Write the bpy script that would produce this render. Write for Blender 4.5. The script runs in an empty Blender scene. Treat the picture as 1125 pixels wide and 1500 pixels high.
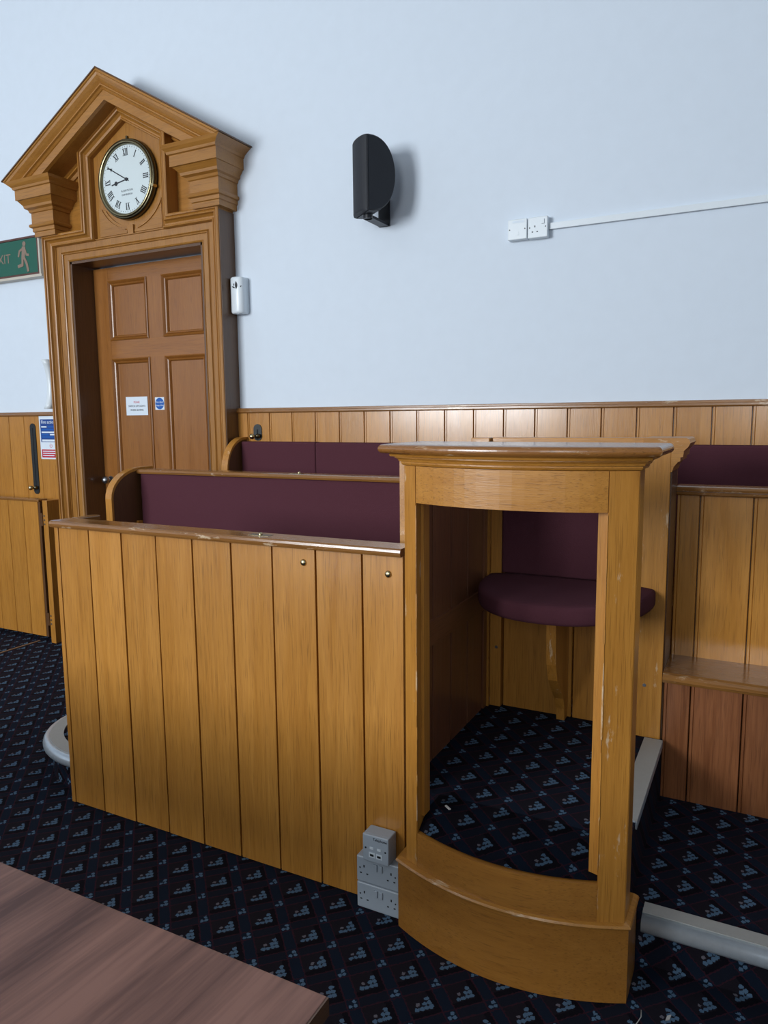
import bpy, bmesh, math, random
from mathutils import Matrix, Vector

random.seed(7)
S = bpy.context.scene
C = S.collection

# ------------------------------------------------------------------ camera
cam_d = bpy.data.cameras.new('camera')
cam = bpy.data.objects.new('camera', cam_d)
C.objects.link(cam)
S.camera = cam
cam_d.sensor_fit = 'VERTICAL'
cam_d.sensor_height = 36.0
cam_d.lens = 1075.74 * 36.0 / 1500.0
cam_d.clip_start = 0.02
yaw, pitch, roll = math.radians(-27.3985), math.radians(-7.3006), math.radians(-0.5408)
fw = Vector((math.sin(yaw) * math.cos(pitch), math.cos(yaw) * math.cos(pitch), math.sin(pitch)))
rt = Vector((math.cos(yaw), -math.sin(yaw), 0))
up = rt.cross(fw)
rt2 = math.cos(roll) * rt + math.sin(roll) * up
up2 = -math.sin(roll) * rt + math.cos(roll) * up
m3 = Matrix((rt2, up2, -fw)).transposed()
cam.matrix_world = Matrix.Translation((0, 0, 1.49)) @ m3.to_4x4()

# ------------------------------------------------------------------ world, light, exposure
wd = bpy.data.worlds.new('world')
S.world = wd
wd.use_nodes = True
bg = wd.node_tree.nodes['Background']
bg.inputs[0].default_value = (0.72, 0.84, 1.0, 1)
bg.inputs[1].default_value = 0.6

def area(name, loc, target, sx, sy, power, col=(0.91, 0.96, 1.0)):
    l = bpy.data.lights.new(name, 'AREA')
    l.shape = 'RECTANGLE'
    l.size, l.size_y, l.energy, l.color = sx, sy, power, col
    o = bpy.data.objects.new(name, l)
    C.objects.link(o)
    o.location = loc
    o.rotation_euler = (Vector(target) - Vector(loc)).to_track_quat('-Z', 'Y').to_euler()
    return o

# daylight of the tall windows in the wall behind the camera and the wall on the left
WIN = [(-5.9, -3.1), (-0.5, 1.1)]
WZ0, WZ1 = 1.4, 3.9
area('window_daylight', (-4.5, -5.0, 2.65), (-3.0, 3, 1.6), 2.7, 2.4, 450)
area('window_daylight', (0.3, -5.0, 2.65), (-0.6, 3, 1.6), 1.5, 2.4, 70)
S.view_settings.view_transform = 'Standard'
S.view_settings.look = 'None'
S.view_settings.gamma = 1.0
S.view_settings.use_curve_mapping = False
S.view_settings.exposure = 0.12
S.cycles.use_denoising = True

# ------------------------------------------------------------------ materials
class NT:
    def __init__(self, name):
        self.m = bpy.data.materials.new(name)
        self.m.use_nodes = True
        self.t = self.m.node_tree
        self.b = self.t.nodes['Principled BSDF']
    def n(self, typ, **kw):
        x = self.t.nodes.new(typ)
        for k, v in kw.items():
            setattr(x, k, v)
        return x
    def set(self, sock, v):
        if hasattr(v, 'is_linked') or hasattr(v, 'links'):
            self.t.links.new(v, sock)
        else:
            sock.default_value = v
    def math(self, op, a, b=None, c=None):
        x = self.n('ShaderNodeMath', operation=op)
        self.set(x.inputs[0], a)
        if b is not None: self.set(x.inputs[1], b)
        if c is not None: self.set(x.inputs[2], c)
        return x.outputs[0]
    def mix(self, f, a, b, blend='MIX'):
        x = self.n('ShaderNodeMix', data_type='RGBA', blend_type=blend)
        self.set(x.inputs[0], f)
        for s, v in ((x.inputs[6], a), (x.inputs[7], b)):
            if isinstance(v, tuple) and len(v) == 3: v = (*v, 1)
            self.set(s, v)
        return x.outputs[2]
    def coords(self, jitter=True):
        tc = self.n('ShaderNodeTexCoord')
        if not jitter: return tc.outputs['Object']
        oi = self.n('ShaderNodeObjectInfo')
        sc = self.n('ShaderNodeVectorMath', operation='SCALE')
        sc.inputs[0].default_value = (37.0, 53.0, 71.0)
        self.t.links.new(oi.outputs['Random'], sc.inputs['Scale'])
        ad = self.n('ShaderNodeVectorMath', operation='ADD')
        self.t.links.new(tc.outputs['Object'], ad.inputs[0])
        self.t.links.new(sc.outputs[0], ad.inputs[1])
        self.rand = oi.outputs['Random']
        return ad.outputs[0]
    def noise(self, vec, scale, detail=3.0, rough=0.5, stretch=(1, 1, 1), dist=0.0):
        mp = self.n('ShaderNodeMapping')
        mp.inputs['Scale'].default_value = stretch
        self.t.links.new(vec, mp.inputs[0])
        x = self.n('ShaderNodeTexNoise')
        x.inputs['Scale'].default_value = scale
        x.inputs['Detail'].default_value = detail
        x.inputs['Roughness'].default_value = rough
        x.inputs['Distortion'].default_value = dist
        self.t.links.new(mp.outputs[0], x.inputs['Vector'])
        return x.outputs[0]
    def ramp(self, f, lo, hi):
        x = self.n('ShaderNodeMapRange')
        x.inputs[1].default_value, x.inputs[2].default_value = lo, hi
        self.t.links.new(f, x.inputs[0])
        return x.outputs[0]
    def bump(self, h, strength, dist=0.002):
        x = self.n('ShaderNodeBump')
        x.inputs['Strength'].default_value = strength
        x.inputs['Distance'].default_value = dist
        self.t.links.new(h, x.inputs['Height'])
        self.t.links.new(x.outputs[0], self.b.inputs['Normal'])

MATS = {}

def wood(key, dark, light, axis='z', rough=0.34, wear=0.0, coat=0.3, vary=0.12, contrast=0.8):
    t = NT(key)
    v = t.coords()
    st = {'x': (0.045, 1, 1), 'y': (1, 0.045, 1), 'z': (1, 1, 0.045)}[axis]
    st2 = {'x': (0.12, 1, 1), 'y': (1, 0.12, 1), 'z': (1, 1, 0.12)}[axis]
    grain = t.noise(v, 95, 4, 0.6, st, 0.3)
    broad = t.noise(v, 9, 3, 0.55, st2, 1.2)
    pore = t.noise(v, 330, 2, 0.5, tuple(0.03 if s < 1 else 1 for s in st))
    f = t.math('ADD', t.math('MULTIPLY', grain, 0.55), t.math('MULTIPLY', broad, 0.45))
    col = t.mix(t.ramp(f, 0.5 - 0.2 / contrast, 0.5 + 0.2 / contrast), dark, light)
    dk = tuple(c * 0.42 for c in dark)
    col = t.mix(t.math('MULTIPLY', t.ramp(pore, 0.55, 0.70), 0.45), col, dk)
    hs = t.n('ShaderNodeHueSaturation')
    t.t.links.new(col, hs.inputs['Color'])
    t.set(hs.inputs['Value'], t.math('ADD', t.math('MULTIPLY', t.rand, vary), 1 - vary / 2))
    col = hs.outputs[0]
    if wear:
        w = t.noise(v, 26, 5, 0.72, {'x': (0.25, 1, 1), 'y': (1, 0.25, 1), 'z': (1, 1, 0.25)}[axis])
        col = t.mix(t.math('MULTIPLY', t.ramp(w, 0.64 - wear, 0.72 - wear), 0.75), col, (0.66, 0.5, 0.33))
    t.t.links.new(col, t.b.inputs['Base Color'])
    rr = t.math('ADD', t.math('MULTIPLY', broad, 0.25), rough - 0.1)
    t.t.links.new(rr, t.b.inputs['Roughness'])
    t.b.inputs['Coat Weight'].default_value = coat
    t.b.inputs['Coat Roughness'].default_value = 0.16
    t.bump(t.math('ADD', t.math('MULTIPLY', pore, 0.6), t.math('MULTIPLY', broad, 1.4)), 0.22, 0.0025)
    MATS[key] = t.m

OD, OL = (0.35, 0.137, 0.019), (0.545, 0.247, 0.042)
for ax in 'xyz':
    wood('oak_' + ax, OD, OL, ax)
    wood('oak_plinth_' + ax, (0.27, 0.104, 0.016), (0.40, 0.172, 0.029), ax, rough=0.36)  # plinth oak: redder tone, also darkened to stand in for shade near the floor
    wood('oak_gloss_' + ax, OD, OL, ax, rough=0.26, coat=0.8)
    wood('oak_worn_' + ax, OD, OL, ax, wear=0.035, rough=0.3)
    wood('oak_cap_' + ax, (0.20, 0.080, 0.018), (0.31, 0.14, 0.036), ax, wear=0.02, rough=0.22, coat=0.5)
    wood('oak_cap_worn_' + ax, (0.21, 0.078, 0.016), (0.32, 0.135, 0.032), ax, wear=0.06, rough=0.24, coat=0.4)
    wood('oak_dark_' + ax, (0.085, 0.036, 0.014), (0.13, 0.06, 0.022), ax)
    wood('door_' + ax, (0.235, 0.083, 0.015), (0.33, 0.128, 0.023), ax)
    wood('pine_' + ax, (0.18, 0.060, 0.020), (0.30, 0.112, 0.040), ax, contrast=1.4)
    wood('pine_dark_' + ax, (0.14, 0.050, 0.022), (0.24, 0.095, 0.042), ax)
    wood('casing_' + ax, (0.29, 0.116, 0.018), (0.42, 0.190, 0.034), ax)

def plain(key, col, rough=0.5, metal=0.0, bumps=0.0, scale=200, coat=0.0, var=0.0, spec=None):
    t = NT(key)
    v = t.coords()
    n = t.noise(v, scale, 3)
    if var:
        c2 = tuple(c * (1 - var) for c in col)
        t.t.links.new(t.mix(n, col, c2), t.b.inputs['Base Color'])
    else:
        t.b.inputs['Base Color'].default_value = (*col, 1)
    t.b.inputs['Roughness'].default_value = rough
    t.b.inputs['Metallic'].default_value = metal
    t.b.inputs['Coat Weight'].default_value = coat
    if spec is not None: t.b.inputs['Specular IOR Level'].default_value = spec
    if bumps: t.bump(n, bumps, 0.002)
    MATS[key] = t.m

plain('wall_paint', (0.70, 0.775, 0.86), 0.75, bumps=0.06, scale=14, var=0.05)
plain('ceiling_paint', (0.55, 0.56, 0.57), 0.8, bumps=0.05, scale=20)  # unseen ceiling toned down to grey to cut bounce light
plain('cushion', (0.098, 0.031, 0.043), 0.9, bumps=0.35, scale=420, var=0.3, spec=0.15)
plain('white_plastic', (0.74, 0.80, 0.84), 0.3, var=0.03, scale=30)
plain('grey_plastic', (0.40, 0.45, 0.50), 0.35, var=0.04, scale=30)
plain('black_plastic', (0.012, 0.014, 0.019), 0.42, bumps=0.1, scale=500)
plain('black_grille', (0.014, 0.016, 0.022), 0.6, bumps=0.5, scale=700)
plain('hole', (0.006, 0.006, 0.008), 0.9)
plain('aluminium', (0.62, 0.69, 0.75), 0.28, metal=0.45, bumps=0.08, scale=60, var=0.2)
plain('aluminium_flat', (0.46, 0.46, 0.43), 0.55, metal=0.15, bumps=0.1, scale=80, var=0.12)
plain('brass', (0.62, 0.52, 0.30), 0.25, metal=1.0, var=0.15, scale=60)
plain('brass_dull', (0.30, 0.26, 0.15), 0.28, metal=1.0, var=0.2, scale=60)
plain('brass_dark', (0.16, 0.14, 0.085), 0.3, metal=1.0, var=0.3, scale=60)
plain('iron', (0.045, 0.05, 0.052), 0.45, metal=0.6, var=0.25, scale=80)
plain('dial', (0.66, 0.74, 0.75), 0.25, var=0.03, scale=10, coat=0.6)
plain('ink', (0.012, 0.014, 0.02), 0.6)
plain('grey_ink', (0.16, 0.18, 0.2), 0.6)
plain('red_ink', (0.6, 0.03, 0.06), 0.6)
plain('blue_print', (0.012, 0.06, 0.27), 0.4)
plain('sky_blue_print', (0.006, 0.10, 0.42), 0.4)
plain('red_print', (0.5, 0.012, 0.04), 0.4)
plain('paper', (0.72, 0.80, 0.88), 0.6)
plain('sign_green', (0.006, 0.10, 0.062), 0.35, var=0.1, scale=12)
plain('sign_tan', (0.24, 0.165, 0.12), 0.5)
plain('sign_frame', (0.13, 0.045, 0.03), 0.35, var=0.5, scale=40)
plain('cream_plastic', (0.55, 0.5, 0.42), 0.45)
plain('steel', (0.35, 0.36, 0.38), 0.35, metal=1.0)
plain('thread', (0.5, 0.48, 0.45), 0.9)
plain('seam_strip', (0.30, 0.17, 0.09), 0.5)

# walnut laminate of the table: streaks across the width of the top
t = NT('walnut_laminate')
v = t.coords(False)
mp = t.n('ShaderNodeMapping')
mp.inputs['Rotation'].default_value = (0, 0, math.radians(3.5))
t.t.links.new(v, mp.inputs[0])
a1 = t.noise(mp.outputs[0], 13, 5, 0.6, (1, 0.09, 1), 0.4)
a2 = t.noise(mp.outputs[0], 120, 3, 0.6, (1, 0.04, 1))
ff = t.math('ADD', t.math('MULTIPLY', a1, 0.75), t.math('MULTIPLY', a2, 0.25))
c = t.mix(t.ramp(ff, 0.38, 0.60), (0.085, 0.034, 0.026), (0.26, 0.125, 0.092))
t.t.links.new(c, t.b.inputs['Base Color'])
t.b.inputs['Roughness'].default_value = 0.45
MATS['walnut'] = t.m

# patterned carpet: diagonal trellis of navy bands, grape-like motifs in the diamonds
t = NT('patterned_carpet')
v = t.coords(False)
wob = t.n('ShaderNodeTexNoise')
wob.inputs['Scale'].default_value = 160
wob.inputs['Detail'].default_value = 1
t.t.links.new(v, wob.inputs['Vector'])
w1 = t.n('ShaderNodeVectorMath', operation='SUBTRACT')
t.t.links.new(wob.outputs['Color'], w1.inputs[0]); w1.inputs[1].default_value = (0.5, 0.5, 0.5)
w2 = t.n('ShaderNodeVectorMath', operation='SCALE'); w2.inputs['Scale'].default_value = 0.008
t.t.links.new(w1.outputs[0], w2.inputs[0])
w3 = t.n('ShaderNodeVectorMath', operation='ADD')
t.t.links.new(v, w3.inputs[0]); t.t.links.new(w2.outputs[0], w3.inputs[1])
sp = t.n('ShaderNodeSeparateXYZ'); t.t.links.new(w3.outputs[0], sp.inputs[0])
X_, Y_, Z_ = sp.outputs
PER = 0.16
U0, V0 = -1.427 + 1.633, -1.427 - 1.633
uu = t.math('ADD', t.math('ADD', X_, Y_), Z_)
vv = t.math('SUBTRACT', t.math('SUBTRACT', X_, Y_), Z_)
def cell(c_, o_):
    q = t.math('DIVIDE', t.math('SUBTRACT', c_, o_), PER)
    return t.math('SUBTRACT', t.math('FRACT', t.math('ADD', q, 100.5)), 0.5)
fu, fv = cell(uu, U0), cell(vv, V0)
gu, gv = cell(uu, U0 + PER / 2), cell(vv, V0 + PER / 2)
au, av = t.math('ABSOLUTE', fu), t.math('ABSOLUTE', fv)
mx = t.math('MAXIMUM', au, av)
mn = t.math('MINIMUM', au, av)
EDGE = 0.355
band = t.math('GREATER_THAN', mx, EDGE)
line = t.math('LESS_THAN', t.math('ABSOLUTE', t.math('SUBTRACT', mx, EDGE)), 0.017)
line2 = t.math('MULTIPLY', t.math('LESS_THAN', t.math('ABSOLUTE', t.math('SUBTRACT', mn, EDGE)), 0.014), band)
blk = t.math('MULTIPLY', t.math('GREATER_THAN', t.math('MAXIMUM', fu, t.math('MULTIPLY', fv, 1.0)), 0.2), t.math('SUBTRACT', 1.0, band))
def dots(gu_, gv_, pts, r):
    px = t.math('MULTIPLY', gu_, PER / 1.4142)
    py = t.math('MULTIPLY', gv_, -PER / 1.4142)
    out = None
    for (x, y) in pts:
        dx = t.math('SUBTRACT', px, x); dy = t.math('SUBTRACT', py, y)
        d = t.math('SQRT', t.math('ADD', t.math('MULTIPLY', dx, dx), t.math('MULTIPLY', dy, dy)))
        out = d if out is None else t.math('MINIMUM', out, d)
    return t.math('LESS_THAN', out, r)
big = dots(fu, fv, [(-0.019, -0.013), (-0.006, -0.014), (0.007, -0.013), (0.019, -0.013), (0.007, 0.001), (0.019, 0.001), (0.017, 0.015)], 0.0064)
pale = dots(fu, fv, [(-0.012, 0.002)], 0.005)
small = dots(gu, gv, [(-0.007, -0.006), (0.006, -0.006), (0.005, 0.007)], 0.0056)
mot = t.math('MAXIMUM', big, small)
pile = t.noise(v, 650, 2)
uband = t.math('GREATER_THAN', au, EDGE)
col = t.mix(band, (0.0155, 0.0130, 0.0195), (0.0105, 0.0135, 0.0245))
col = t.mix(uband, col, (0.0085, 0.0155, 0.031))
col = t.mix(t.math('MULTIPLY', blk, 0.8), col, (0.004, 0.004, 0.008))
col = t.mix(t.math('MULTIPLY', t.math('MAXIMUM', line, line2), 0.8), col, (0.050, 0.014, 0.024))
col = t.mix(mot, col, (0.105, 0.185, 0.285))
col = t.mix(pale, col, (0.17, 0.16, 0.19))
col = t.mix(t.ramp(pile, 0.3, 0.75), tuple([0.0] * 3), col) if False else t.mix(t.math('MULTIPLY', t.ramp(pile, 0.35, 0.7), 0.5), col, t.mix(0.55, col, (0.0, 0.0, 0.0)))
t.t.links.new(col, t.b.inputs['Base Color'])
t.b.inputs['Roughness'].default_value = 0.95
t.b.inputs['Specular IOR Level'].default_value = 0.1
t.bump(t.math('ADD', pile, t.math('MULTIPLY', mot, 0.6)), 0.6, 0.003)
MATS['carpet'] = t.m

# ------------------------------------------------------------------ helpers
def obj(name, bm, mat, parent=None, smooth=False):
    bmesh.ops.recalc_face_normals(bm, faces=bm.faces[:])
    me = bpy.data.meshes.new(name)
    bm.to_mesh(me); bm.free()
    if smooth:
        for p in me.polygons: p.use_smooth = True
    me.materials.append(MATS[mat])
    o = bpy.data.objects.new(name, me)
    C.objects.link(o)
    if parent is not None:
        o.parent = parent
        o.matrix_parent_inverse = Matrix.Translation(-Vector(parent.location)) if parent.location.length else Matrix()
    return o

def thing(name, label, cat, loc=(0, 0, 0), group=None):
    o = bpy.data.objects.new(name, None)
    o.empty_display_size = 0.1
    C.objects.link(o)
    o.location = loc
    o['label'] = label; o['category'] = cat
    if group: o['group'] = group
    return o

def tag(o, label, cat, group=None):
    o['label'] = label; o['category'] = cat
    if group: o['group'] = group
    return o

def struct(o, label=None, cat=None):
    o['kind'] = 'structure'
    if label: o['label'] = label
    if cat: o['category'] = cat
    return o

def bx(bm, x0, x1, y0, y1, z0, z1, bev=0.0):
    vs = [bm.verts.new((x, y, z)) for x in (x0, x1) for y in (y0, y1) for z in (z0, z1)]
    fs = [(0, 1, 3, 2), (4, 6, 7, 5), (0, 4, 5, 1), (2, 3, 7, 6), (0, 2, 6, 4), (1, 5, 7, 3)]
    faces = [bm.faces.new([vs[i] for i in f]) for f in fs]
    if bev:
        es = list({e for f in faces for e in f.edges})
        bmesh.ops.bevel(bm, geom=es, offset=bev, segments=2, affect='EDGES', profile=0.5)
    return bm

def box(name, x0, x1, y0, y1, z0, z1, mat, parent=None, bev=0.0):
    return obj(name, bx(bmesh.new(), x0, x1, y0, y1, z0, z1, bev), mat, parent)

def loft(bm, rings, cap=True):
    R = [[bm.verts.new(p) for p in r] for r in rings]
    n = len(R[0])
    for a, b in zip(R, R[1:]):
        for i in range(n):
            j = (i + 1) % n
            bm.faces.new((a[i], a[j], b[j], b[i]))
    if cap:
        bm.faces.new(R[0]); bm.faces.new(R[-1])
    return bm

def prism(bm, pts, fn, h0, h1):
    return loft(bm, [[fn(a, b, h0) for a, b in pts], [fn(a, b, h1) for a, b in pts]])

def sweep(bm, path, prof, fn, closed=False, ends=None):
    P = [Vector(p) for p in path]
    n = len(P)
    M = []
    for i in range(n):
        if closed or 0 < i < n - 1:
            d0 = (P[i] - P[i - 1]).normalized(); d1 = (P[(i + 1) % n] - P[i]).normalized()
            n0 = Vector((-d0.y, d0.x)); n1 = Vector((-d1.y, d1.x))
            m = n0 + n1
            m = m / max(1e-6, m.dot(n0))
        else:
            d = (P[1] - P[0]).normalized() if i == 0 else (P[-1] - P[-2]).normalized()
            m = Vector((-d.y, d.x))
            if ends == 'horizontal': m = Vector((1 / m.x, 0))
        M.append(m)
    rings = [[fn(P[i].x + M[i].x * d, P[i].y + M[i].y * d, h) for d, h in prof] for i in range(n)]
    if closed:
        rings.append(rings[0])
        R = [[bm.verts.new(p) for p in r] for r in rings[:-1]]
        R.append(R[0])
        k = len(prof)
        for a, b in zip(R, R[1:]):
            for i in range(k):
                j = (i + 1) % k
                bm.faces.new((a[i], a[j], b[j], b[i]))
        return bm
    return loft(bm, rings)

def cyl(bm, c, axis, r, h, seg=20, r2=None):
    r2 = r if r2 is None else r2
    def pt(a, rr, t_):
        u, w = rr * math.cos(a), rr * math.sin(a)
        if axis == 'y': return (c[0] + u, c[1] + t_, c[2] + w)
        if axis == 'x': return (c[0] + t_, c[1] + u, c[2] + w)
        return (c[0] + u, c[1] + w, c[2] + t_)
    A = [2 * math.pi * i / seg for i in range(seg)]
    return loft(bm, [[pt(a, r, 0) for a in A], [pt(a, r2, h) for a in A]])

def ball(bm, c, r, seg=14):
    bmesh.ops.create_uvsphere(bm, u_segments=seg, v_segments=seg // 2 + 2, radius=r, matrix=Matrix.Translation(c))
    return bm

def tube(bm, pts, r, seg=8):
    P = [Vector(p) for p in pts]
    rings = []
    for i, p in enumerate(P):
        d = (P[min(i + 1, len(P) - 1)] - P[max(i - 1, 0)]).normalized()
        a = d.cross(Vector((0, 0, 1)))
        if a.length < 1e-3: a = d.cross(Vector((1, 0, 0)))
        a.normalize(); b = d.cross(a)
        rings.append([p + r * (math.cos(2 * math.pi * k / seg) * a + math.sin(2 * math.pi * k / seg) * b) for k in range(seg)])
    return loft(bm, rings)

def text(body, size, loc, mat, parent, name='lettering', align='CENTER', sx=1.0, ext=0.0004):
    """flat lettering facing -Y"""
    cu = bpy.data.curves.new(name, 'FONT')
    cu.body = body; cu.size = size; cu.align_x = align; cu.align_y = 'CENTER'
    cu.extrude = ext; cu.resolution_u = 3
    tmp = bpy.data.objects.new('tmp_text', cu)
    C.objects.link(tmp)
    bpy.context.view_layer.update()
    me = bpy.data.meshes.new_from_object(tmp.evaluated_get(bpy.context.evaluated_depsgraph_get()))
    bpy.data.objects.remove(tmp, do_unlink=True)
    me.transform(Matrix.Translation(loc) @ Matrix.Rotation(math.radians(90), 4, 'X') @ Matrix.Diagonal((sx, 1, 1, 1)))
    me.materials.clear(); me.materials.append(MATS[mat])
    o = bpy.data.objects.new(name, me)
    C.objects.link(o)
    o.parent = parent
    o.matrix_parent_inverse = Matrix.Translation(-Vector(parent.location))
    return o

XZ = lambda a, b, h: (a, h, b)       # path in the wall plane, profile height = depth
XY = lambda a, b, h: (a, b, h)
YZ = lambda a, b, h: (h, a, b)

def board_mesh(w, h, t, vee=0.004, bead=False):
    """upright board, front at y=0, base at z=0, left edge x=0; shallow V edges"""
    bm = bmesh.new()
    if bead:
        pr = [(0, t), (0, 0.004), (0.002, 0.0005), (0.009, 0.0005), (0.0105, 0.004), (0.012, 0.0005), (w - vee * .5, 0), (w, vee), (w, t)]
    else:
        pr = [(0, t), (0, vee), (vee * 0.5, 0), (w - vee * 0.5, 0), (w, vee), (w, t)]
    prism(bm, pr, XY, 0, h)
    bmesh.ops.recalc_face_normals(bm, faces=bm.faces[:])
    me = bpy.data.meshes.new('board')
    bm.to_mesh(me); bm.free()
    return me

BM = {}
def board(parent, x, y, z, w, h, mat, t=0.02, gap=0.003, bead=False, rotz=0.0, vee=0.004, dy=0.0008):
    key = (round(w, 3), round(h, 3), mat, t, gap, bead, vee)
    if key not in BM:
        me = board_mesh(w - gap, h, t, vee, bead)
        me.materials.append(MATS[mat])
        BM[key] = me
    o = bpy.data.objects.new('board', BM[key])
    C.objects.link(o)
    o.location = (x + (gap / 2 if rotz == 0 else 0), y + random.uniform(-dy, dy), z)
    o.rotation_euler.z = rotz
    o.parent = parent
    return o

W = 3.40          # wall face
ZS = 0.15         # first step
ZF = 0.36         # witness platform

# ------------------------------------------------------------------ room shell
bm = bmesh.new(); bx(bm, -8, 4.5, -5.2, W + 0.3, -0.12, 0)
floor = struct(obj('floor', bm, 'carpet'), 'dark navy carpet with a diamond trellis of pale blue motifs', 'floor')

OX0, OX1, OZ = -3.93, -2.86, 2.477       # door opening
bm = bmesh.new()
bx(bm, -8, OX0, W, W + 0.3, 0, 5.0); bx(bm, OX1, 4.5, W, W + 0.3, 0, 5.0); bx(bm, OX0, OX1, W, W + 0.3, OZ, 5.0)
wall = struct(obj('wall_back', bm, 'wall_paint'), 'pale blue-white painted wall above oak panelling', 'wall')
struct(box('wall_left', -8.2, -8, -5.2, W + .3, 0, 5, 'wall_paint'), 'white painted side wall', 'wall')
struct(box('wall_right', 4.5, 4.7, -5.2, W + .3, 0, 5, 'wall_paint'), 'white painted side wall at the far end of the trunking', 'wall')
bm = bmesh.new()
wx = [-8.0] + [q for p in WIN for q in p] + [4.5]
for k in range(0, len(wx), 2): bx(bm, wx[k], wx[k + 1], -5.4, -5.2, 0, 5.0)
for a, b in WIN: bx(bm, a, b, -5.4, -5.2, 0, WZ0); bx(bm, a, b, -5.4, -5.2, WZ1, 5.0)
struct(obj('wall_front', bm, 'wall_paint'), 'white painted wall with tall windows opposite the pews', 'wall')
for n_, (a, b) in enumerate(WIN):
    o = bpy.data.objects.new('window_%d' % (n_ + 1), None); C.objects.link(o); o.location = ((a + b) / 2, -5.3, WZ0)
    struct(o, 'tall white framed window ' + ('nearer the door end of the room' if n_ == 0 else 'opposite the witness stand'), 'window')
    bm = bmesh.new(); sweep(bm, [(a, WZ0), (a, WZ1), (b, WZ1), (b, WZ0)], [(0, -5.36), (0, -5.24), (-.06, -5.24), (-.06, -5.36)], XZ, closed=True)
    obj('window_frame', bm, 'white_plastic', o)
    box('glazing_bar', (a + b) / 2 - .02, (a + b) / 2 + .02, -5.33, -5.28, WZ0 + .06, WZ1 - .06, 'white_plastic', o)
    box('transom', a + .06, b - .06, -5.33, -5.28, 2.42, 2.48, 'white_plastic', o)
struct(box('ceiling', -8.2, 4.7, -5.2, W + .3, 5.0, 5.1, 'ceiling_paint'), 'plain grey ceiling', 'ceiling')

# unseen dark panelling added on the other walls to cut low bounce light
struct(box('trim_3', -8.0, -7.97, -5.2, W - .01, 0, 1.38, 'oak_dark_y'), 'added dark wooden panelling along the unseen side wall by the door end', 'panelling')
struct(box('trim_4', 4.47, 4.5, -5.2, W - .01, 0, 1.38, 'oak_dark_y'), 'added dark wooden panelling along the unseen far side wall', 'panelling')
struct(box('trim_5', -7.96, 4.46, -5.2, -5.17, 0, 1.38, 'oak_dark_x'), 'added dark wooden panelling, out of view under the tall windows', 'panelling')
# oak dado boards on the back wall (children of the wall)
DT = 1.526
x = -2.617 - 0.1509
board(wall, -2.70, W - 0.022, 0, 0.083, DT, 'oak_z', 0.022)
for k in range(28):
    board(wall, -2.617 + 0.1509 * k, W - 0.022, 0, 0.1509, DT, 'oak_gloss_z', 0.0215, bead=True)
for k in range(12):
    board(wall, -4.376 - 0.1555 * (k + 1), W - 0.022, 0, 0.1555, DT, 'oak_z', 0.0215)
board(wall, -4.376, W - 0.022, 0.0, 0.28, DT, 'oak_z', 0.0215)
rail_prof = [(0, W), (0, W - 0.03), (0.006, W - 0.036), (0.014, W - 0.036), (0.018, W - 0.031), (0.025, W - 0.03), (0.028, W - 0.024), (0.028, W)]
for n_, (xa, xb) in enumerate(((-2.71, 1.62), (-6.25, -4.06))):
    bm = bmesh.new(); sweep(bm, [(xa, 1.524), (xb, 1.524)], rail_prof, XZ)
    struct(obj('trim_%d' % (n_ + 1), bm, 'oak_cap_x'), 'slim brown dado rail ' + ('right of' if n_ == 0 else 'left of') + ' the door', 'rail')

# ------------------------------------------------------------------ step platform behind the front panel
def arc(cx, cy, rx, ry, a0, a1, n):
    return [(cx + rx * math.cos(math.radians(a0 + (a1 - a0) * i / n)), cy + ry * math.sin(math.radians(a0 + (a1 - a0) * i / n))) for i in range(n + 1)]
edge_left = [(-1.1, 1.935), (-2.40, 1.925)] + arc(-2.42, 2.225, 0.345, 0.30, 270, 185, 12) + [(-2.83, 2.42), (-2.99, 2.75), (-2.99, 3.30)]
poly = [(1.62, 1.955)] + [(-0.2, 1.955)] + edge_left + [(-2.70, 3.30), (-2.68, W - .03), (1.62, W - .03)]
bm = bmesh.new(); prism(bm, poly, XY, 0, ZS)
platform = struct(obj('platform', bm, 'carpet'), 'low carpeted step that carries the pews and the witness stand', 'platform')

def nosing(path, label, side, fw_=.04):
    r = thing('step_nosing', label, 'nosing', (path[0][0], path[0][1], 0))
    flat = [(0.006, ZS), (0.006, ZS + 0.006), (-fw_, ZS + 0.006), (-fw_, ZS)]
    rod = [(0.012 + 0.024 * math.cos(a), ZS - 0.021 + 0.025 * math.sin(a)) for a in [2 * math.pi * i / 14 for i in range(14)]]
    if side < 0:
        flat = [(-d, z) for d, z in flat]; rod = [(-d, z) for d, z in rod]
    bm = bmesh.new(); sweep(bm, path, flat, XY); obj('tread_strip', bm, 'aluminium_flat', r)
    bm = bmesh.new(); sweep(bm, path, rod, XY); obj('round_bumper', bm, 'aluminium', r, True)
    return r
nosing([(-0.232, 1.955), (1.62, 1.955)], 'straight silver step nosing running right from the witness stand', -1)
nosing(edge_left[:-2], 'silver step nosing bent round the corner behind the front panel', 1, .048)

# ------------------------------------------------------------------ door with casing, pediment and leaf
door = bpy.data.objects.new('door_1', None); C.objects.link(door); door.location = (-3.395, W, 0)
struct(door, 'panelled brown door in an oak casing with a triangular pediment', 'door')
def D(name, bm, mat, parent=None, smooth=False): return obj(name, bm, mat, door if parent is None else parent, smooth)
CX = -3.395
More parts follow.
